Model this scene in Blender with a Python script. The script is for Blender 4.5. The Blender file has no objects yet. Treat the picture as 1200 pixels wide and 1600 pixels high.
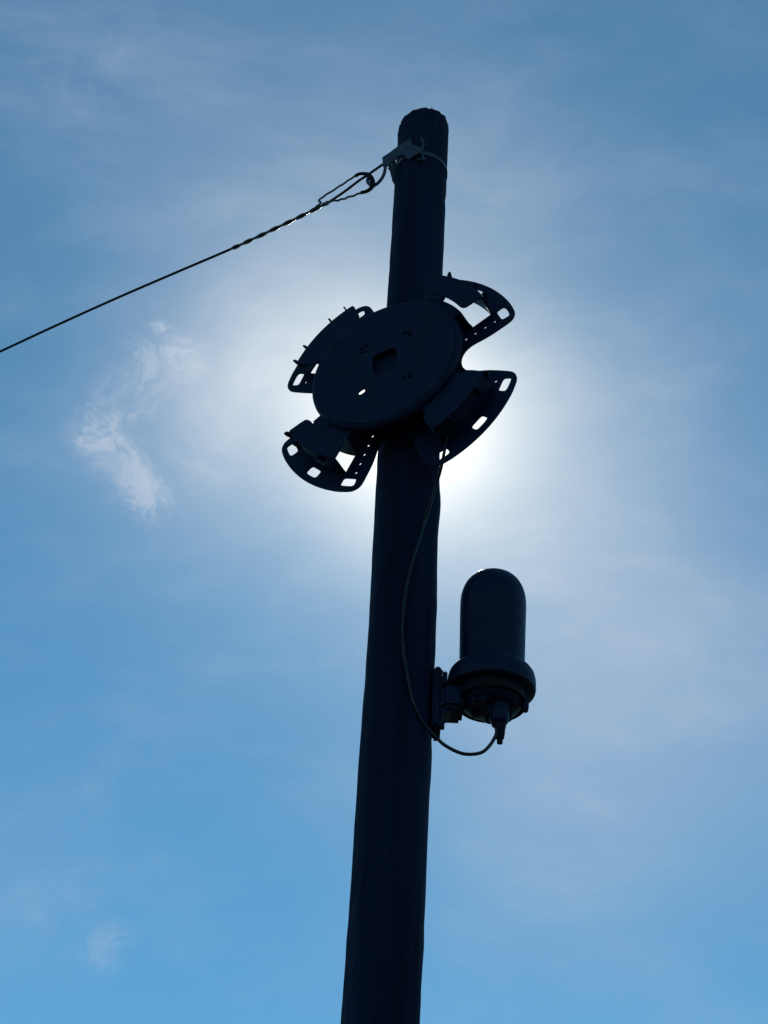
import bpy, bmesh, math, random
from mathutils import Vector, Matrix, noise

random.seed(7)
scene = bpy.context.scene
COL = scene.collection
R = math.radians

# ------------------------------------------------------------------ camera
cam_data = bpy.data.cameras.new('camera')
cam_data.sensor_fit = 'VERTICAL'
cam_data.sensor_height = 24.0
cam_data.lens = 39.0
cam_data.clip_start = 0.05
cam_data.clip_end = 5000.0
cam = bpy.data.objects.new('camera', cam_data)
COL.objects.link(cam)
cr = Vector((0.998812, -0.019987, 0.044448))
cu = Vector((-0.047087, -0.630961, 0.774384))
cf = Vector((-0.012567, 0.775557, 0.631152))
cam.matrix_world = Matrix(((cr.x, cu.x, -cf.x, 0.0),
                           (cr.y, cu.y, -cf.y, -2.9),
                           (cr.z, cu.z, -cf.z, 1.6),
                           (0, 0, 0, 1)))
scene.camera = cam
scene.render.resolution_x = 768
scene.render.resolution_y = 1024

# ------------------------------------------------------------------ sun
SUN_ELEV = R(42.3)
SUN_DIR = Vector((0.0008, math.cos(SUN_ELEV), math.sin(SUN_ELEV))).normalized()
sun_data = bpy.data.lights.new('sun', 'SUN')
sun_data.energy = 2.5
sun_data.angle = R(0.53)
sun_data.color = (1.0, 0.95, 0.87)
sun = bpy.data.objects.new('sun', sun_data)
sun.location = (0, 30, 30)
sun.rotation_euler = (-SUN_DIR).to_track_quat('-Z', 'Y').to_euler()
COL.objects.link(sun)

# ------------------------------------------------------------------ exposure
scene.view_settings.view_transform = 'Standard'
scene.view_settings.look = 'None'
scene.view_settings.exposure = 0.0
scene.view_settings.gamma = 1.0
scene.view_settings.use_curve_mapping = False
scene.render.engine = 'CYCLES'

# ------------------------------------------------------------------ world: clear sky with thin high cloud
world = bpy.data.worlds.new('World')
scene.world = world
world.use_nodes = True
wt = world.node_tree
wt.nodes.clear()


class NT:
    """small helper to wire shader nodes"""
    def __init__(self, tree):
        self.t = tree

    def n(self, kind, **kw):
        nd = self.t.nodes.new(kind)
        for k, v in kw.items():
            setattr(nd, k, v)
        return nd

    def put(self, sock, v):
        if isinstance(v, bpy.types.NodeSocket):
            self.t.links.new(v, sock)
        else:
            sock.default_value = v

    def math(self, op, a, b=None, c=None, clamp=False):
        nd = self.n('ShaderNodeMath', operation=op, use_clamp=clamp)
        self.put(nd.inputs[0], a)
        if b is not None:
            self.put(nd.inputs[1], b)
        if c is not None:
            self.put(nd.inputs[2], c)
        return nd.outputs[0]

    def vmath(self, op, a, b=None):
        nd = self.n('ShaderNodeVectorMath', operation=op)
        self.put(nd.inputs[0], a)
        if b is not None:
            self.put(nd.inputs[3 if op == 'SCALE' else 1], b)
        return nd.outputs['Value'] if op in ('DOT_PRODUCT', 'DISTANCE', 'LENGTH') else nd.outputs[0]

    def noise(self, vec, scale, detail=4.0, rough=0.55, dist=0.0, out='Fac'):
        nd = self.n('ShaderNodeTexNoise')
        self.put(nd.inputs['Vector'], vec)
        nd.inputs['Scale'].default_value = scale
        nd.inputs['Detail'].default_value = detail
        nd.inputs['Roughness'].default_value = rough
        nd.inputs['Distortion'].default_value = dist
        return nd.outputs[out]

    def mixrgb(self, fac, a, b, blend='MIX'):
        nd = self.n('ShaderNodeMix', data_type='RGBA', blend_type=blend)
        self.put(nd.inputs[0], fac)
        self.put(nd.inputs[6], a)
        self.put(nd.inputs[7], b)
        return nd.outputs[2]

    def ramp(self, v, lo, hi, a=0.0, b=1.0):
        nd = self.n('ShaderNodeMapRange', interpolation_type='SMOOTHSTEP')
        self.put(nd.inputs[0], v)
        nd.inputs[1].default_value = lo
        nd.inputs[2].default_value = hi
        nd.inputs[3].default_value = a
        nd.inputs[4].default_value = b
        return nd.outputs[0]


w = NT(wt)
tc = w.n('ShaderNodeTexCoord')
DIR = w.vmath('NORMALIZE', tc.outputs['Generated'])
sky = w.n('ShaderNodeTexSky', sky_type='NISHITA')
sky.sun_disc = False
sky.sun_elevation = SUN_ELEV
sky.sun_rotation = 0.0
sky.altitude = 1450.0
sky.air_density = 1.2
sky.dust_density = 0.1
sky.ozone_density = 4.0
SKY_STRENGTH = 0.095

# thin cirrus veil: fibrous noise in sky directions, plus a few ragged tufts
warp = w.noise(DIR, 3.0, 2.0, 0.5, out='Color')
warp = w.vmath('SUBTRACT', warp, (0.5, 0.5, 0.5))
dw = w.vmath('ADD', DIR, w.vmath('SCALE', warp, 0.22))
stretch = w.n('ShaderNodeMapping')
stretch.inputs['Rotation'].default_value = (R(-35), R(18), R(25))
stretch.inputs['Scale'].default_value = (1.0, 2.4, 1.5)
w.put(stretch.inputs['Vector'], dw)
veil_a = w.noise(stretch.outputs[0], 3.6, 7.0, 0.58)
veil = w.ramp(veil_a, 0.42, 0.80, 0.0, 0.13)

fine = w.noise(DIR, 15.0, 4.0, 0.62, out='Color')
fine = w.vmath('SUBTRACT', fine, (0.5, 0.5, 0.5))
dt = w.vmath('ADD', DIR, w.vmath('SCALE', fine, 0.042))
rag = w.noise(dt, 26.0, 8.0, 0.68, 1.4)
rag = w.ramp(rag, 0.34, 0.68)
# (direction, angular radius, density): ragged tufts, then broad soft sheets
TUFTS = [
    ((-0.1793, 0.7367, 0.6520), 0.0190, 1.15),
    ((-0.1845, 0.7407, 0.6460), 0.0120, 0.60),
    ((-0.1517, 0.7648, 0.6262), 0.0190, 1.00),
    ((-0.1599, 0.7543, 0.6368), 0.0150, 0.60),
    ((-0.1529, 0.7143, 0.6830), 0.0200, 0.50),
    ((-0.1364, 0.7102, 0.6907), 0.0160, 0.50),
    ((-0.1499, 0.6992, 0.6991), 0.0070, 0.80),
    ((-0.1175, 0.7463, 0.6552), 0.0240, 0.50),
    ((-0.1619, 0.7200, 0.6748), 0.0260, 0.30),
    ((-0.2081, 0.5814, 0.7866), 0.0400, 0.26),
    ((-0.1655, 0.5732, 0.8025), 0.0350, 0.20),
    ((-0.1619, 0.8997, 0.4053), 0.0180, 0.50),
    ((-0.2000, 0.8900, 0.4100), 0.0400, 0.34),
    ((-0.1750, 0.8560, 0.4860), 0.0350, 0.28),
]
SHEETS = [
    ((0.1550, 0.8200, 0.5500), 0.125, 0.42),
    ((0.1024, 0.7730, 0.6262), 0.075, 0.20),
    ((-0.0800, 0.7249, 0.6852), 0.060, 0.36),
    ((-0.1400, 0.7400, 0.6580), 0.060, 0.20),
    ((-0.2050, 0.5700, 0.7950), 0.110, 0.11),
    ((-0.2100, 0.8800, 0.4250), 0.060, 0.13),
    ((-0.0600, 0.6450, 0.7600), 0.100, 0.13),
    ((0.1000, 0.8720, 0.4790), 0.085, 0.22),
]


def lobes(items, src):
    tot = None
    for d, s, a in items:
        dv = Vector(d).normalized()
        q = w.math('DIVIDE', w.vmath('DISTANCE', src, tuple(dv)), s)
        q = w.math('MULTIPLY', w.math('EXPONENT', w.math('MULTIPLY', w.math('MULTIPLY', q, q), -1.0)), a)
        tot = q if tot is None else w.math('ADD', tot, q)
    return tot


tuft = w.ramp(w.math('MULTIPLY', lobes(TUFTS, dt), w.math('MULTIPLY_ADD', rag, 1.15, 0.30)), 0.06, 1.40, 0.0, 0.52)
sheet = w.math('MULTIPLY', lobes(SHEETS, w.vmath('ADD', DIR, w.vmath('SCALE', warp, 0.10))), w.math('MULTIPLY_ADD', veil_a, 0.9, 0.52))
fib = w.n('ShaderNodeMapping')
fib.inputs['Rotation'].default_value = (R(20), R(-28), R(10))
fib.inputs['Scale'].default_value = (5.0, 14.0, 11.0)
w.put(fib.inputs['Vector'], w.vmath('ADD', DIR, w.vmath('SCALE', warp, 0.12)))
streak = w.ramp(w.noise(fib.outputs[0], 1.6, 9.0, 0.62), 0.40, 0.76, 0.0, 1.0)
streak = w.math('MULTIPLY', streak, w.math('MULTIPLY_ADD', sheet, 0.22, 0.12))
cover = w.math('ADD', w.math('ADD', w.math('ADD', veil, sheet), streak), tuft, clamp=True)

# ice crystals scatter sunlight forward: the veil brightens with the angle to the sun
cosg = w.vmath('DOT_PRODUCT', DIR, tuple(SUN_DIR))


def hg(g):
    den = w.math('SUBTRACT', 1.0 + g * g, w.math('MULTIPLY', cosg, 2.0 * g))
    den = w.math('POWER', w.math('MAXIMUM', den, 1e-5), 1.5)
    return w.math('DIVIDE', (1.0 - g * g), den)


phase = w.math('ADD', w.math('MULTIPLY', hg(0.88), 0.0014), w.math('MULTIPLY', hg(0.945), 0.0027))
phase = w.math('MULTIPLY', phase, w.math('MULTIPLY_ADD', cover, 0.55, 0.75))
clear = w.vmath('MULTIPLY', w.vmath('SCALE', sky.outputs[0], SKY_STRENGTH), (0.47, 0.975, 0.985))
body = w.mixrgb(cover, clear, (0.41, 0.515, 0.655, 1.0))
final = w.vmath('ADD', body, w.vmath('SCALE', (1.0, 0.87, 0.63), phase))
bg = w.n('ShaderNodeBackground')
w.put(bg.inputs['Color'], final)
bg.inputs['Strength'].default_value = 1.0
wo = w.n('ShaderNodeOutputWorld')
wt.links.new(bg.outputs[0], wo.inputs['Surface'])
world.cycles.sampling_method = 'MANUAL'
world.cycles.sample_map_resolution = 512


# ------------------------------------------------------------------ materials
def material(name, base, rough=0.6, metal=0.0, var=0.25, scale=18.0, stretch=(1, 1, 1),
             bump=0.0, bump_scale=60.0, spec=0.5, tint=None, coords='Object'):
    m = bpy.data.materials.new(name)
    m.use_nodes = True
    t = m.node_tree
    k = NT(t)
    p = t.nodes['Principled BSDF']
    co = k.n('ShaderNodeTexCoord').outputs[coords]
    mp = k.n('ShaderNodeMapping')
    mp.inputs['Scale'].default_value = stretch
    k.put(mp.inputs['Vector'], co)
    f = k.noise(mp.outputs[0], scale, 6.0, 0.6)
    lo = tuple(c * (1 - var) for c in base) + (1,)
    hi = tuple(c * (1 + var) for c in (tint or base)) + (1,)
    k.put(p.inputs['Base Color'], k.mixrgb(k.ramp(f, 0.3, 0.7), lo, hi))
    f2 = k.noise(mp.outputs[0], scale * 2.3, 4.0, 0.6)
    k.put(p.inputs['Roughness'], k.ramp(f2, 0.25, 0.75, max(0.05, rough - 0.1), min(1, rough + 0.1)))
    p.inputs['Metallic'].default_value = metal
    p.inputs['Specular IOR Level'].default_value = spec
    if bump:
        b = k.n('ShaderNodeBump')
        b.inputs['Strength'].default_value = bump
        b.inputs['Distance'].default_value = 0.004
        k.put(b.inputs['Height'], k.noise(mp.outputs[0], bump_scale, 5.0, 0.65))
        k.put(p.inputs['Normal'], b.outputs[0])
    return m


M = {
    'wood': material('creosoted_wood', (0.0075, 0.0125, 0.0360), 0.85, 0, 0.5, 14, (1, 1, 0.05), 0.7, 30, 0.15),
    'end': material('weathered_end_grain', (0.045, 0.040, 0.036), 0.9, 0, 0.4, 30, bump=0.6, spec=0.2),
    'plastic': material('black_plastic', (0.0038, 0.0095, 0.0400), 0.6, 0, 0.2, 14, spec=0.22, bump=0.12, bump_scale=45),
    'closure': material('black_closure_plastic', (0.0040, 0.0090, 0.0400), 0.45, 0, 0.15, 10, spec=0.20, bump=0.08, bump_scale=70),
    'rubber': material('black_rubber', (0.006, 0.007, 0.010), 0.7, 0, 0.2, 20, spec=0.2),
    'steel': material('galvanised_steel', (0.085, 0.095, 0.12), 0.6, 0.7, 0.3, 40, bump=0.1),
    'band': material('stainless_band', (0.08, 0.085, 0.10), 0.5, 0.8, 0.25, 30),
    'dark_steel': material('dull_dark_steel', (0.014, 0.016, 0.022), 0.65, 0.1, 0.3, 30, bump=0.2),
    'cable': material('black_cable_sheath', (0.007, 0.008, 0.012), 0.34, 0, 0.2, 30, spec=0.45),
    'grip': material('galvanised_grip_wire', (0.13, 0.13, 0.125), 0.42, 0.8, 0.35, 60),
    'ground': material('dry_ground', (0.045, 0.045, 0.040), 0.95, 0, 0.35, 0.6, bump=0.5, bump_scale=3, spec=0.1,
                       tint=(0.05, 0.052, 0.042)),
}


# ------------------------------------------------------------------ mesh helpers
def link(name, me, mat=None, parent=None, smooth=None):
    o = bpy.data.objects.new(name, me)
    COL.objects.link(o)
    if mat:
        me.materials.clear()
        me.materials.append(M[mat])
    if parent:
        o.parent = parent
    if smooth is not None:
        for p in me.polygons:
            p.use_smooth = True
        if smooth > 0:
            try:
                me.set_sharp_from_angle(angle=R(smooth))
            except Exception:
                pass
    return o


def empty(name, loc=(0, 0, 0)):
    o = bpy.data.objects.new(name, None)
    o.empty_display_size = 0.05
    o.location = loc
    COL.objects.link(o)
    return o


def tag(o, label, cat, group=None):
    o['label'] = label
    o['category'] = cat
    if group:
        o['group'] = group
    return o


def mesh_from(bm, name='m'):
    bmesh.ops.recalc_face_normals(bm, faces=bm.faces)
    me = bpy.data.meshes.new(name)
    bm.to_mesh(me)
    bm.free()
    return me


def extrude_shape(loops, z0, z1, bevel=0.0012):
    """flat shape with holes (first loop outside, the rest holes), from z0 to z1, edges eased"""
    c = bpy.data.curves.new('shape', 'CURVE')
    c.dimensions = '2D'
    c.fill_mode = 'BOTH'
    for lp in loops:
        s = c.splines.new('POLY')
        s.points.add(len(lp) - 1)
        for p, (x, y) in zip(s.points, lp):
            p.co = (x, y, 0, 1)
        s.use_cyclic_u = True
    c.extrude = (z1 - z0) / 2 - bevel
    c.bevel_depth = bevel
    c.bevel_resolution = 1
    c.offset = -bevel
    o = bpy.data.objects.new('shape', c)
    COL.objects.link(o)
    dg = bpy.context.evaluated_depsgraph_get()
    me = bpy.data.meshes.new_from_object(o.evaluated_get(dg))
    bpy.data.objects.remove(o)
    bpy.data.curves.remove(c)
    me.transform(Matrix.Translation((0, 0, (z0 + z1) / 2)))
    return me


def smooth_path(pts, n=8):
    pts = [Vector(p) for p in pts]
    out = []
    for i in range(len(pts) - 1):
        p0 = pts[max(i - 1, 0)]
        p1, p2 = pts[i], pts[i + 1]
        p3 = pts[min(i + 2, len(pts) - 1)]
        for k in range(n):
            t = k / n
            out.append(0.5 * ((2 * p1) + (p2 - p0) * t + (2 * p0 - 5 * p1 + 4 * p2 - p3) * t * t
                              + (3 * p1 - p0 - 3 * p2 + p3) * t ** 3))
    out.append(pts[-1])
    return out


def tube(bm, path, rad, seg=10, caps=True):
    """sweep a circle; rad a number or a list along the path"""
    path = [Vector(p) for p in path]
    rings = []
    up = None
    for i, p in enumerate(path):
        d = (path[min(i + 1, len(path) - 1)] - path[max(i - 1, 0)]).normalized()
        if up is None:
            up = d.orthogonal().normalized()
        up = (up - d * up.dot(d)).normalized()
        sd = d.cross(up)
        r = rad[i] if isinstance(rad, (list, tuple)) else rad
        rings.append([bm.verts.new(p + up * (r * math.cos(2 * math.pi * j / seg)) + sd * (r * math.sin(2 * math.pi * j / seg)))
                      for j in range(seg)])
    for a, b in zip(rings, rings[1:]):
        for j in range(seg):
            bm.faces.new((a[j], a[(j + 1) % seg], b[(j + 1) % seg], b[j]))
    if caps:
        bm.faces.new(rings[0][::-1])
        bm.faces.new(rings[-1])


def tube_mesh(path, rad, seg=10):
    bm = bmesh.new()
    tube(bm, path, rad, seg)
    return mesh_from(bm)


def lathe(profile, seg=64, close=True):
    """profile: list of (radius, z); z axis of revolution"""
    bm = bmesh.new()
    rings = []
    for r, z in profile:
        if r < 1e-6:
            rings.append([bm.verts.new((0, 0, z))])
        else:
            rings.append([bm.verts.new((r * math.cos(2 * math.pi * j / seg), r * math.sin(2 * math.pi * j / seg), z)) for j in range(seg)])
    for a, b in zip(rings, rings[1:]):
        for j in range(seg):
            k = (j + 1) % seg
            if len(a) == 1:
                bm.faces.new((a[0], b[j], b[k]))
            elif len(b) == 1:
                bm.faces.new((a[j], a[k], b[0]))
            else:
                bm.faces.new((a[j], a[k], b[k], b[j]))
    if close:
        for rg, rev in ((rings[0], True), (rings[-1], False)):
            if len(rg) > 1:
                bm.faces.new(rg[::-1] if rev else rg)
    return mesh_from(bm)


def box_mesh(x0, x1, y0, y1, z0, z1, bev=0.002):
    bm = bmesh.new()
    bmesh.ops.create_cube(bm, size=1.0)
    for v in bm.verts:
        v.co = Vector(((x0 + x1) / 2 + v.co.x * (x1 - x0), (y0 + y1) / 2 + v.co.y * (y1 - y0), (z0 + z1) / 2 + v.co.z * (z1 - z0)))
    if bev:
        bmesh.ops.bevel(bm, geom=bm.edges[:], offset=bev, segments=2, affect='EDGES')
    return mesh_from(bm)


def prism_mesh(poly, axis_vec, thick):
    """3D polygon extruded along a vector, centred"""
    bm = bmesh.new()
    a = Vector(axis_vec).normalized() * (thick / 2)
    f = [bm.verts.new(Vector(p) - a) for p in poly]
    b = [bm.verts.new(Vector(p) + a) for p in poly]
    bm.faces.new(f[::-1])
    bm.faces.new(b)
    n = len(poly)
    for i in range(n):
        bm.faces.new((f[i], f[(i + 1) % n], b[(i + 1) % n], b[i]))
    return mesh_from(bm)


def ribbon_mesh(up, lo, thick):
    """strip between two 3D edges, thickened outward from the pole"""
    bm = bmesh.new()
    rows = []
    for u, l in zip(up, lo):
        row = []
        for q in (u, l):
            q = Vector(q)
            o = Vector((q.x, q.y, 0)).normalized() * thick
            row += [bm.verts.new(q), bm.verts.new(q + o)]
        rows.append(row)          # u_in, u_out, l_in, l_out
    for a, b in zip(rows, rows[1:]):
        bm.faces.new((a[1], b[1], b[3], a[3]))
        bm.faces.new((a[0], a[2], b[2], b[0]))
        bm.faces.new((a[0], b[0], b[1], a[1]))
        bm.faces.new((a[2], a[3], b[3], b[2]))
    for rw in (rows[0], rows[-1]):
        bm.faces.new((rw[0], rw[1], rw[3], rw[2]))
    return mesh_from(bm)


def ring_band(r, z, h, thick, seg=64, a0=0.0, a1=360.0, wob=0.0, cx=0.0, cy=0.0):
    bm = bmesh.new()
    full = abs(a1 - a0 - 360) < 1e-3
    n = seg if full else seg + 1
    rows = []
    for i in range(n):
        a = R(a0 + (a1 - a0) * i / seg)
        d = Vector((math.cos(a), math.sin(a), 0))
        zz = z + wob * math.sin(a * 2 + 1)
        o = Vector((cx, cy, 0))
        rows.append([bm.verts.new(o + d * rr + Vector((0, 0, zz + hh))) for rr, hh in ((r, -h / 2), (r + thick, -h / 2), (r + thick, h / 2), (r, h / 2))])
    for i in range(seg):
        a, b = rows[i], rows[(i + 1) % n]
        for k in range(4):
            bm.faces.new((a[k], b[k], b[(k + 1) % 4], a[(k + 1) % 4]))
    if not full:
        bm.faces.new(rows[0])
        bm.faces.new(rows[-1][::-1])
    return mesh_from(bm)


# ------------------------------------------------------------------ ground
bm = bmesh.new()
NG = 60
size = 1200.0
grid = []
for i in range(NG + 1):
    row = []
    for j in range(NG + 1):
        a, b = (i / NG * 2 - 1), (j / NG * 2 - 1)
        x, y = size * a * abs(a), size * b * abs(b)
        hgt = 0.03 * noise.noise(Vector((x * 0.3, y * 0.3, 0))) if abs(x) < 60 and abs(y) < 60 else 0.0
        row.append(bm.verts.new((x, y, hgt)))
    grid.append(row)
for i in range(NG):
    for j in range(NG):
        bm.faces.new((grid[i][j], grid[i + 1][j], grid[i + 1][j + 1], grid[i][j + 1]))
g = link('ground', mesh_from(bm), 'ground', smooth=0)
g['kind'] = 'structure'

# ------------------------------------------------------------------ wooden pole
POLE_PROFILE = [(-0.3, 0.0775), (0.0, 0.077), (1.0, 0.0755), (2.0, 0.0735), (2.787, 0.0712), (3.064, 0.0716),
                (3.303, 0.0716), (3.613, 0.0716), (3.871, 0.0712), (4.175, 0.0705), (4.74, 0.0683), (5.308, 0.0690)]
POLE_OFF = [(-0.3, 0), (2.787, 0.0), (3.064, 0.0027), (3.303, 0.003), (3.613, 0.006), (3.871, 0.004), (4.175, 0.0025), (4.74, -0.0006), (5.308, 0.001)]


def lerp(tab, z):
    if z <= tab[0][0]:
        return tab[0][1]
    for (a, va), (b, vb) in zip(tab, tab[1:]):
        if z <= b:
            return va + (vb - va) * (z - a) / (b - a)
    return tab[-1][1]


TOP = 5.335
bm = bmesh.new()
SEG = 120
zs = [-0.3 + i * 0.1 for i in range(25)]
z = 2.2
while z < TOP - 0.02:
    zs.append(z)
    z += 0.022
zs += [TOP - 0.02, TOP - 0.008, TOP]
rings = []
KNOTS = [((-0.0651, -0.0283, 3.0493), 0.012, 0.005), ((-0.0677, -0.0213, 5.284), 0.011, 0.006), ((-0.066, -0.03, 5.30), 0.008, 0.004),
         ((0.07, -0.02, 3.30), 0.05, 0.003), ((0.068, -0.02, 3.985), 0.06, 0.004)]
rn = random.Random(3)
for i in range(26):
    na, nz = rn.choice((rn.uniform(2.7, 3.7), rn.uniform(-0.7, 0.5))), rn.uniform(2.7, 5.25)
    KNOTS.append(((0.070 * math.cos(na), 0.070 * math.sin(na), nz), rn.uniform(0.008, 0.03), rn.choice((-1, 1)) * rn.uniform(0.0012, 0.0026)))
for iz, z in enumerate(zs):
    ring = []
    for j in range(SEG):
        a = 2 * math.pi * j / SEG
        d = Vector((math.cos(a), math.sin(a), 0))
        r = lerp(POLE_PROFILE, z)
        p = d * r + Vector((lerp(POLE_OFF, z), 0, z))
        q = Vector((d.x * 2.2, d.y * 2.2, z * 1.6))
        r += 0.0024 * noise.noise(q) + 0.0007 * noise.noise(Vector((d.x * 14, d.y * 14, z * 3)))
        r += 0.0009 * noise.noise(Vector((d.x * 5, d.y * 5, z * 22)))
        ck = noise.noise(Vector((d.x * 7 + 3, d.y * 7, z * 0.7)))
        r -= 0.0022 * max(0.0, 1 - abs(ck) / 0.04) * (0.5 + 0.5 * math.sin(z * 3.1))
        for k, s, amp in KNOTS:
            dd = (p - Vector(k)).length / s
            if dd < 2.5:
                r += amp * math.exp(-dd * dd)
        e = TOP - z
        if e < 0.021:
            r -= 0.0008 * (1 - e / 0.021) ** 2 + (0.0022 * noise.noise(Vector((d.x * 9, d.y * 9, z * 60))))
        zz = z + (0.005 * noise.noise(Vector((d.x * 6, d.y * 6, 3.3))) + 0.0045 * noise.noise(Vector((d.x * 9 + 4, d.y * 9, 1.3))) * abs(noise.noise(Vector((d.x * 3, d.y * 3, 8.3)))) * 2.5 if e < 0.021 else 0) + 0.17 * d.x * r * max(0.0, 1 - e / 0.06)
        ring.append(bm.verts.new(d * r + Vector((lerp(POLE_OFF, z), 0, zz))))
    rings.append(ring)
for a, b in zip(rings, rings[1:]):
    for j in range(SEG):
        bm.faces.new((a[j], a[(j + 1) % SEG], b[(j + 1) % SEG], b[j]))
cen = bm.verts.new((0, 0, TOP - 0.004))
endf = []
for j in range(SEG):
    endf.append(bm.faces.new((rings[-1][j], rings[-1][(j + 1) % SEG], cen)))
me = mesh_from(bm)
pole = link('wooden_pole', me, 'wood', smooth=50)
tag(pole, 'tall dark round wooden pole rising through the middle of the picture', 'pole')

# ------------------------------------------------------------------ cable storage bracket (four winged plate with drum)
PSI = 0.4686
tv = Vector((math.cos(PSI), -math.sin(PSI), 0))
nv = Vector((-math.sin(PSI), -math.cos(PSI), 0))
BC = Vector((-0.0331, -0.0841, 4.2856))
brk = empty('cable_storage_bracket')
brk.matrix_world = Matrix(((tv.x, 0, nv.x, BC.x), (tv.y, 0, nv.y, BC.y), (0, 1, 0, BC.z), (0, 0, 0, 1)))
tag(brk, 'black four winged cable storage bracket with round drum mounted on the pole', 'bracket')


def pol(r, deg):
    return (r * math.cos(R(deg)), r * math.sin(R(deg)))


def arc(r, a0, a1, n):
    return [pol(r, a0 + (a1 - a0) * i / n) for i in range(n + 1)]


def rounded_sector(r0, r1, a0, a1, rad=0.3, n=5):
    """rounded quad in polar coordinates, corners eased by a superellipse"""
    pts = []
    cr_, ca = (r0 + r1) / 2, (a0 + a1) / 2
    hr, ha = (r1 - r0) / 2, (a1 - a0) / 2
    N = 28
    for i in range(N):
        t = 2 * math.pi * i / N
        c, s = math.cos(t), math.sin(t)
        e = rad
        pts.append(pol(cr_ + hr * math.copysign(abs(c) ** e, c), ca + ha * math.copysign(abs(s) ** e, s)))
    return pts


def circle(cx, cy, r, n=14):
    return [(cx + r * math.cos(2 * math.pi * i / n), cy + r * math.sin(2 * math.pi * i / n)) for i in range(n)]


def sector(r0, r1, a0, a1, n=14):
    return arc(r1, a0, a1, n) + arc(r0, a1, a0, n)


HALF = [(-45, .163), (-41.4, .1645), (-38.5, .168), (-36, .174), (-34.2, .181), (-32.9, .190), (-32.2, .202), (-32.0, .220), (-31.6, .240),
        (-30.9, .258), (-30.2, .275), (-29.6, .290), (-29.1, .299), (-28.3, .306), (-27.3, .311), (-26.0, .315), (-24.2, .3175), (-22, .3185)]
wing = HALF + [(a, .3195 + .001 * (1 - (a / 20) ** 2)) for a in range(-19, 20, 2)] + [(-a, r) for a, r in HALF[::-1][:-1]]
PHI = 1.0
outline = []
holes = []
for k in range(4):
    base = 45 + 90 * k + PHI
    outline += [pol(r, base + a) for a, r in wing]
    for s in (-22, 0, 22):
        holes.append(rounded_sector(.2815, .3035, base + s - 3.7, base + s + 3.7, 0.45))
    holes.append(sector(.218, .268, base - 17.7, base + 17.7, 12))
    for sgn in (-1, 1):
        for r in (.161, .188, .2135, .2400, .2655):
            holes.append(circle(*pol(r, base + sgn * 23.8), .0036, 10))
holes.append(circle(-0.0936, 0.0042, 0.011))
link('back_plate', extrude_shape([outline] + holes, -0.005, 0.0, 0.001), 'plastic', brk, 30)

# hub carrying the disc, and an arc of sloping drum wall on each wing
def sweep_ring(profile, a0, a1, n):
    """closed (radius, height) profile turned about the drum axis from a0 to a1 degrees"""
    bmw = bmesh.new()
    full = a1 - a0 >= 359.9
    rows = []
    for i in range(n if full else n + 1):
        a = R(a0 + (a1 - a0) * i / n)
        rows.append([bmw.verts.new((r * math.cos(a), r * math.sin(a), h)) for r, h in profile])
    m = len(profile)
    for i in range(n):
        p, q = rows[i], rows[(i + 1) % len(rows)]
        for j in range(m):
            bmw.faces.new((p[j], q[j], q[(j + 1) % m], p[(j + 1) % m]))
    if not full:
        bmw.faces.new(rows[0])
        bmw.faces.new(rows[-1][::-1])
    return mesh_from(bmw)


link('hub', sweep_ring([(.140, .0003), (.150, .0003), (.147, .0640), (.140, .0640)], 0, 360, 72), 'plastic', brk, 35)
for k in range(4):
    base = 45 + 90 * k + PHI
    link('drum_wall', sweep_ring([(.2115, .0003), (.2172, .0003), (.2150, .012), (.2125, .0520), (.2080, .0530), (.1890, .0545), (.1890, .0520), (.2070, .0500)], base - 16.5, base + 18.5, 18), 'plastic', brk, 30)

# front disc: slightly scalloped rim, square recess and four clusters of bolt slots
DISC_H = 0.070
rim = []
for i in range(144):
    a = i * 2.5
    r = .1800
    for c in (-20, 70, 160, 250):
        d = ((a - c + 180) % 360) - 180
        r -= 0.002 * math.exp(-(d / 5.0) ** 2)
    rim.append(pol(r, a))


def rrect(cx, cy, hw, hh, ang=0.0, rad=0.3, n=20):
    out = []
    for i in range(n):
        t = 2 * math.pi * i / n
        c, s = math.cos(t), math.sin(t)
        x = hw * math.copysign(abs(c) ** rad, c)
        y = hh * math.copysign(abs(s) ** rad, s)
        out.append((cx + x * math.cos(ang) - y * math.sin(ang), cy + x * math.sin(ang) + y * math.cos(ang)))
    return out


dh = [rrect(0.002, 0.002, 0.031, 0.033, R(8), 0.35, 28)]
for (x, y) in ((-.061, .066), (-.050, .072), (-.058, .054), (.050, .074), (.062, .077), (.064, .065), (.052, -.069), (.069, -.071), (.066, -.060)):
    dh.append(rrect(x, y, 0.0055, 0.0028, R(12), 0.6, 12))
dh.append(rrect(-.053, -.074, 0.0085, 0.006, R(30), 0.6, 14))
disc = link('front_disc', extrude_shape([rim] + dh, DISC_H - 0.0045, DISC_H, 0.0015), 'plastic', brk, 30)
link('disc_rim', sweep_ring([(.1740, .0630), (.1770, .0653), (.1812, .0692), (.1850, .0675), (.1895, .0635), (.1915, .0590), (.1908, .0555), (.1850, .0548)], 0, 360, 144), 'plastic', disc, 40)
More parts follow.
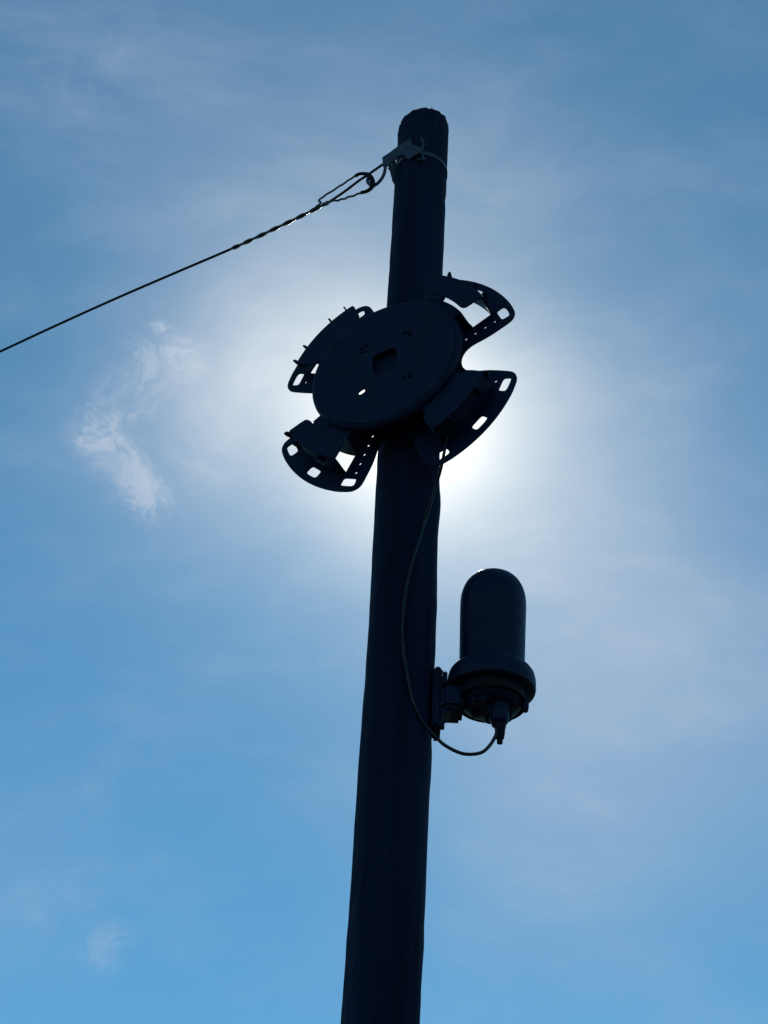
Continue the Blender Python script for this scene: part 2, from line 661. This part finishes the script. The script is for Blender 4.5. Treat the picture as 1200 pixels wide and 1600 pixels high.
# cup behind the square recess
cup = bmesh.new()
o0 = rrect(0.002, 0.002, 0.0335, 0.0355, R(8), 0.35, 28)
i0 = rrect(0.002, 0.002, 0.0312, 0.0332, R(8), 0.35, 28)
layers = [(o0, DISC_H - .0047), (o0, DISC_H - .020), (i0, DISC_H - .0047), (i0, DISC_H - .017)]
vs = [[cup.verts.new((x, y, h)) for x, y in lp] for lp, h in layers]
for j in range(28):
    k = (j + 1) % 28
    cup.faces.new((vs[0][j], vs[0][k], vs[1][k], vs[1][j]))
    cup.faces.new((vs[2][j], vs[3][j], vs[3][k], vs[2][k]))
    cup.faces.new((vs[0][j], vs[2][j], vs[2][k], vs[0][k]))
cup.faces.new(vs[1][::-1])
cup.faces.new(vs[3])
link('recess_cup', mesh_from(cup), 'plastic', disc, 30)

# retaining tabs: a wall rising from each wing's window, a lip turned inward and four ribs
for k, hl in ((0, .068), (1, .050), (2, .062), (3, .060)):
    base = 45 + 90 * k + PHI
    n = 14
    # the upper-left tab is longer and sits closer in than the others
    e0, e1 = (-23.5, 20.5) if k == 1 else (-19.6, 19.6)
    ri = .2060 if k == 1 else .2165
    lip = arc(.2725, base + e0 + 1.0, base + e1 - 1.0, n)
    lip += [pol(.268, base + e1 - .2), pol(.240, base + e1), pol(.226, base + e1 - .2), pol(ri + .0035, base + e1 - 1.4)]
    lip += arc(ri, base + e1 - 4.1, base + e0 + 4.1, n)
    lip += [pol(ri + .0035, base + e0 + 1.4), pol(.226, base + e0 + .2), pol(.240, base + e0), pol(.268, base + e0 + .2)]
    tab = link('retaining_tab', extrude_shape([lip], hl - .0045, hl, .001), 'plastic', brk, 30)
    link('tab_wall', extrude_shape([sector(.2683, .2722, base - 18.4, base + 18.4, 14)], 0.0003, hl - .0047, .0006), 'plastic', tab, 30)
    for a in (-18.9, -9.4, 9.4, 18.9):
        bmr = bmesh.new()
        d = Vector((math.cos(R(base + a)), math.sin(R(base + a)), 0))
        s = Vector((-d.y, d.x, 0)) * .002
        poly = [(.2724, hl * .55), (.2755, hl * .60), (.2835, hl - .003), (.2840, hl + .0030), (.2780, hl + .0030), (.2727, hl + .0002)]
        A = [bmr.verts.new(d * r + s + Vector((0, 0, h))) for r, h in poly]
        B = [bmr.verts.new(d * r - s + Vector((0, 0, h))) for r, h in poly]
        bmr.faces.new(A)
        bmr.faces.new(B[::-1])
        for i in range(len(poly)):
            q = (i + 1) % len(poly)
            bmr.faces.new((A[i], B[i], B[q], A[q]))
        link('rib', mesh_from(bmr), 'plastic', tab)

# stand-off block between plate and pole, with the steel strap round the pole
link('mounting_block', box_mesh(-.035, .035, -.075, .075, -.024, -.0053, .003), 'dark_steel', brk)
sb = ring_band(0.0703, 4.2856, 0.019, 0.0012)
sb.transform(brk.matrix_world.inverted())
link('strap', sb, 'band', brk, 30)

# ------------------------------------------------------------------ fibre cable from the drum down to the closure
FIB = [(0.0364, -0.135, 4.284), (0.0876, -0.1609, 4.2419), (0.0924, -0.1634, 4.2097), (0.0915, -0.1629, 4.1449), (0.0891, -0.1617, 4.0878),
       (0.0844, -0.1593, 4.045), (0.0797, -0.1569, 4.0083)]
FIB += [(0.076, -0.142, 3.9876), (0.0715, -0.125, 3.9723), (0.0638, -0.105, 3.9501), (0.0542, -0.088, 3.9162)]
FIB += [(0.0422, -0.0648, 3.8774), (0.0324, -0.0698, 3.8262), (0.0229, -0.0735, 3.7773), (0.0161, -0.0752, 3.7342), (0.0096, -0.0762, 3.6857),
        (0.0064, -0.0764, 3.6256), (0.0069, -0.0764, 3.5768), (0.0115, -0.0758, 3.5264), (0.0196, -0.0741, 3.4825), (0.0275, -0.0716, 3.4445),
        (0.036, -0.0678, 3.4124), (0.0547, -0.0560, 3.3786),
        (0.0812, -0.05, 3.3509), (0.0982, -0.05, 3.3327), (0.1235, -0.05, 3.318), (0.1455, -0.05, 3.3126), (0.1729, -0.05, 3.3178),
        (0.1893, -0.05, 3.3342), (0.1998, -0.05, 3.354), (0.2040, -0.05, 3.368), (0.2055, -0.05, 3.385)]
fc = link('fibre_cable', tube_mesh(smooth_path(FIB, 8), 0.0036, 12), 'cable', smooth=0)
tag(fc, 'thin black cable running from the drum down the pole to the dome closure', 'cable')

# ------------------------------------------------------------------ dome splice closure
clo = empty('splice_closure', (0.1941, -0.03, 3.4724))
clo.rotation_euler = (R(3.0), R(0.6), 0)
tag(clo, 'black dome shaped splice closure standing upright beside the pole', 'splice closure')
RT = .0700
dome_prof = [(.0672, .046), (.0676, .060), (.0690, .15), (RT, .205)]
for i in range(1, 15):
    q = i / 14 * math.pi / 2
    dome_prof.append((RT * max(0.0, math.cos(q)) ** 0.62 if i < 14 else 0.0, .2145 + .0735 * math.sin(q)))
link('dome', lathe(dome_prof, 96), 'closure', clo, 40)
ring_prof = [(.066, .0005), (.0865, .0005), (.0900, .003), (.0912, .009), (.0912, .020), (.0905, .030), (.0880, .040), (.0835, .047), (.0770, .0505), (.066, .0515)]
ringo = link('clamp_ring', lathe(ring_prof, 96), 'closure', clo, 40)
latch = link('latch', box_mesh(-.012, .012, -.006, .006, -.014, .040, .002), 'closure', ringo)
latch.location = (.0905 * math.cos(R(150)), .0905 * math.sin(R(150)), .002)
latch.rotation_euler = (0, 0, R(60))
base_prof = [(.0, -.0420), (.030, -.0415), (.0480, -.0390), (.0570, -.0350), (.0630, -.0280), (.0672, -.0170), (.0690, -.006), (.0692, -.0005)]
bs = link('closure_base', lathe(base_prof, 80), 'plastic', clo, 40)
lug = link('lug', box_mesh(-.006, .006, -.012, .012, -.040, -.004, .002), 'closure', bs)
lug.location = (.0695, -.006, 0)


def port(x, y, prof, name='cable_port', mat='closure'):
    p = link(name, lathe(prof, 28), mat, clo, 35)
    p.location = (x, y, -.0360)
    return p


pt = port(.0155, -.020, [(.0195, .003), (.0200, -.004), (.0200, -.036), (.0185, -.042), (.0145, -.0465), (.0125, -.0468)])
gl = link('gland', lathe([(.0122, -.0460), (.0122, -.052), (.0105, -.060), (.0100, -.069), (.0085, -.0790), (.0060, -.0810), (.0060, -.090), (.0, -.0902)], 24), 'rubber', pt, 35)
gl.location = (.002, 0, 0)
g2 = link('gland', lathe([(.0080, -.040), (.0075, -.047), (.0055, -.053)], 20), 'rubber', pt, 35)
g2.location = (-.0085, 0, 0)
port(-.004, -.022, [(.0065, .002), (.0065, -.022), (.0, -.0222)])
port(-.020, -.040, [(.0105, .002), (.0105, -.006), (.0085, -.0085), (.0, -.009)])
port(-.036, -.030, [(.0105, .002), (.0105, -.006), (.0085, -.0085), (.0, -.009)])
port(-.030, .010, [(.0105, .002), (.0105, -.012), (.0085, -.0145), (.0, -.015)])
port(.000, .032, [(.0105, .002), (.0105, -.012), (.0085, -.0145), (.0, -.015)])
port(.034, .020, [(.0105, .002), (.0105, -.012), (.0085, -.0145), (.0, -.015)])

# ------------------------------------------------------------------ closure bracket on the pole
cb = empty('closure_bracket', (0.0, 0.0, 3.40))
tag(cb, 'black steel bracket and strap holding the dome closure to the pole', 'bracket')
link('saddle', box_mesh(.0735, .0925, -.046, .020, -.022, .122, .006), 'plastic', cb)
link('arm', box_mesh(.0927, .136, -.062, .010, .016, .0705, .007), 'plastic', cb)
link('arm_root', box_mesh(.0927, .1025, -.058, .006, .0707, .106, .004), 'plastic', cb)
link('gusset', prism_mesh([(.0927, -.027, .004), (.0927, -.027, .0215), (.122, -.027, .0215)], (0, 1, 0), .044), 'plastic', cb)
for zz in (-.040, .060):
    lb = link('lag_bolt', lathe([(.0, .007), (.0065, .007), (.0075, .0055), (.0075, .0), (.0045, -.0005), (.0045, -.06)], 6), 'dark_steel', cb)
    lb.location = (.0930, -.020, -.008) if zz < 0 else (.0930, .013, zz)
    lb.rotation_euler = (0, R(90), 0)
bolt = link('bolt', lathe([(.0, .012), (.006, .012), (.0075, .010), (.0075, .004), (.0115, .004), (.0115, .001), (.0045, .001), (.0045, -.02)], 6), 'steel', cb)
bolt.location = (.084, -.018, .123)
collar = link('clamp_collar', ring_band(.0700, 3.4724 - 3.40 - .020, 0.016, .0022, cx=.1941, cy=-.03, a0=0, a1=360), 'rubber', cb, 30)

# ------------------------------------------------------------------ hook bracket strapped round the pole near its top
hb = empty('pole_hook_bracket', (0, 0, 5.139))
tag(hb, 'grey steel hook bracket strapped round the pole just below its top', 'bracket')
off = Vector((0, 0, -5.139))


def loc(pts):
    return [Vector(p) + off for p in pts]


link('strap', ring_band(.0705, 0, .0155, .0012, wob=.001), 'band', hb, 30)
plU = [(-0.1027, -0.0211, 5.1743), (-0.0813, -0.0335, 5.1827), (-0.0663, -0.0442, 5.1882), (-0.0512, -0.0561, 5.1913), (-0.0405, -0.0640, 5.1923),
       (-0.0318, -0.0690, 5.1946), (-0.0256, -0.0716, 5.1668), (-0.0108, -0.0758, 5.1526), (0.0035, -0.0770, 5.1470)]
plL = [(-0.0982, -0.0237, 5.1292), (-0.0854, -0.0311, 5.1278), (-0.0719, -0.0409, 5.137), (-0.0571, -0.0499, 5.147), (-0.0450, -0.0609, 5.1393),
       (-0.0392, -0.0650, 5.119), (-0.0313, -0.0692, 5.11), (-0.0189, -0.0736, 5.1206), (0.0015, -0.0770, 5.1330)]
hp = link('hook_plate', ribbon_mesh(loc(plU), loc(plL), .004), 'steel', hb)
bk = [(-0.0041, -0.0800, 5.1881), (0.0008, -0.0805, 5.1773), (0.0026, -0.0805, 5.1602), (-0.0001, -0.0805, 5.1398), (0.0018, -0.0800, 5.1181),
      (0.0054, -0.0795, 5.1018), (-0.0129, -0.0785, 5.1017)]
link('buckle', tube_mesh(smooth_path(loc(bk), 5), .0036, 8), 'band', hb, 0)
hook_pts = [(-0.1002, -0.0226, 5.1686), (-0.0969, -0.0245, 5.1403), (-0.0962, -0.0249, 5.1239), (-0.0979, -0.0239, 5.1051), (-0.104, -0.0204, 5.0871),
            (-0.1148, -0.0142, 5.0742), (-0.1261, -0.0076, 5.0723), (-0.137, -0.0014, 5.0862), (-0.1422, 0.0016, 5.1033), (-0.1397, 0.0002, 5.1157)]
link('hook', tube_mesh(smooth_path(loc(hook_pts), 6), .0045, 12), 'steel', hb, 0)
tail = [(-0.0889, -0.0291, 5.1192), (-0.0694, -0.0404, 5.1386), (-0.0657, -0.0425, 5.1083), (-0.0699, -0.0401, 5.0558), (-0.075, -0.0371, 5.0591), (-0.075, -0.0371, 5.0905)]
WN = Vector((-0.4997, -0.8662, 0))
link('strap_tail', prism_mesh(loc(tail), WN, .004), 'dark_steel', hb)

# ------------------------------------------------------------------ aerial cable with its dead end grip
WIRE = [(-0.1447, 0.0080, 5.1328), (-0.1700, 0.0205, 5.1193), (-0.2006, 0.0363, 5.0990), (-0.2341, 0.0547, 5.0825), (-0.2685, 0.0745, 5.0741), (-0.3734, 0.135, 5.0600), (-0.5068, 0.212, 5.0470), (-0.6828, 0.3135, 5.0400),
        (-0.8544, 0.4125, 5.0320), (-1.0304, 0.5141, 5.0190), (-1.2106, 0.6181, 5.0020), (-1.5242, 0.799, 4.9720)]
last = Vector(WIRE[-1])
dv = Vector((-0.8662, 0.4997, 0))
far = []
for i in range(1, 41):
    s = i * 1.0
    far.append(last + dv * s + Vector((0, 0, -0.080 * s + 0.0019 * s * s)))
back = [(0.0, 0.0785, 5.09), (-0.030, 0.074, 5.118), (-0.066, 0.045, 5.142), (-0.0810, 0.010, 5.158), (-0.0880, -0.012, 5.166), (-0.0970, -0.0150, 5.1603)]
down = [(0.002, 0.0775, 4.30), (0.0, 0.0778, 4.7), (0.0, 0.0785, 5.0)]
wire = link('aerial_cable', tube_mesh(smooth_path(down + back + WIRE, 8)[:-1] + smooth_path([last] + far, 3), 0.0038, 10), 'cable', smooth=0)
tag(wire, 'taut black aerial cable running from the pole top out to the left edge', 'cable')

grip = empty('dead_end_grip', (-0.30, 0.09, 5.07))
gi = Vector((-0.30, 0.09, 5.07))
tag(grip, 'twisted steel dead end grip wrapped on the aerial cable and looped over hook', 'cable grip')
WP = smooth_path(WIRE, 10)
seg = [p for p in WP if -0.512 < p.x < -0.245]


def helix(path, rad, pitch, ph, r, taper=True):
    out = []
    acc = 0.0
    dense = []
    for a, b in zip(path, path[1:]):
        for k in range(6):
            dense.append(a.lerp(b, k / 6))
    dense.append(path[-1])
    for i, p in enumerate(dense):
        d = (dense[min(i + 1, len(dense) - 1)] - dense[max(i - 1, 0)]).normalized()
        u = d.cross(Vector((0, 0, 1))).normalized()
        v = d.cross(u)
        if i:
            acc += (p - dense[i - 1]).length
        a = ph + acc / pitch * 2 * math.pi
        out.append(p + (u * math.cos(a) + v * math.sin(a)) * rad - gi)
    return out


for k in range(2):
    pts = helix(seg, .0034, .085, k * math.pi + 0.6, .0024)
    # frayed tip springing off the cable
    pts[-1] += Vector((-0.006, 0.0, -0.010)) if k == 0 else Vector((0, 0, 0))
    link('wrap_strand', tube_mesh(pts, .0026, 8), 'grip', grip, 0)
legU = [(-0.2768, 0.0793, 5.0706), (-0.2638, 0.0718, 5.0817), (-0.2700, 0.0755, 5.0950), (-0.2514, 0.0647, 5.1059), (-0.2191, 0.046, 5.1177), (-0.1937, 0.0314, 5.1284), (-0.1751, 0.0206, 5.1354), (-0.1613, 0.0126, 5.1347)]
legL = [(-0.2596, 0.0694, 5.0713), (-0.2334, 0.0543, 5.0687), (-0.2103, 0.0409, 5.0602), (-0.1896, 0.029, 5.0572), (-0.1638, 0.0141, 5.0544), (-0.1468, 0.0043, 5.0543)]
sh = WN * .006


def wavy(pts, amp, n=9, f=2.2):
    p = smooth_path(pts, n)
    return [q + Vector((0, 0, amp * math.sin(i * f / 3.0))) - gi for i, q in enumerate(p)]


link('loop_leg', tube_mesh([q + sh for q in wavy(legU, .0010)], .0029, 8), 'grip', grip, 0)
link('loop_leg', tube_mesh([q + sh for q in wavy(legL, .0016)], .0030, 8), 'grip', grip, 0)
thim = [(-0.1734, 0.0196, 5.1356), (-0.1596, 0.0117, 5.1363), (-0.1382, -0.0007, 5.1201), (-0.1286, -0.0062, 5.0981), (-0.124, -0.0089, 5.0715), (-0.1283, -0.0064, 5.0558), (-0.1399, 0.0003, 5.0513), (-0.1536, 0.0082, 5.0546)]
tp = smooth_path(thim, 6)
link('thimble', tube_mesh([q + sh - gi for q in tp], [.0048 + .0024 * math.exp(-((i - len(tp) * .5) / 8) ** 2) for i in range(len(tp))], 10), 'rubber', grip, 0)
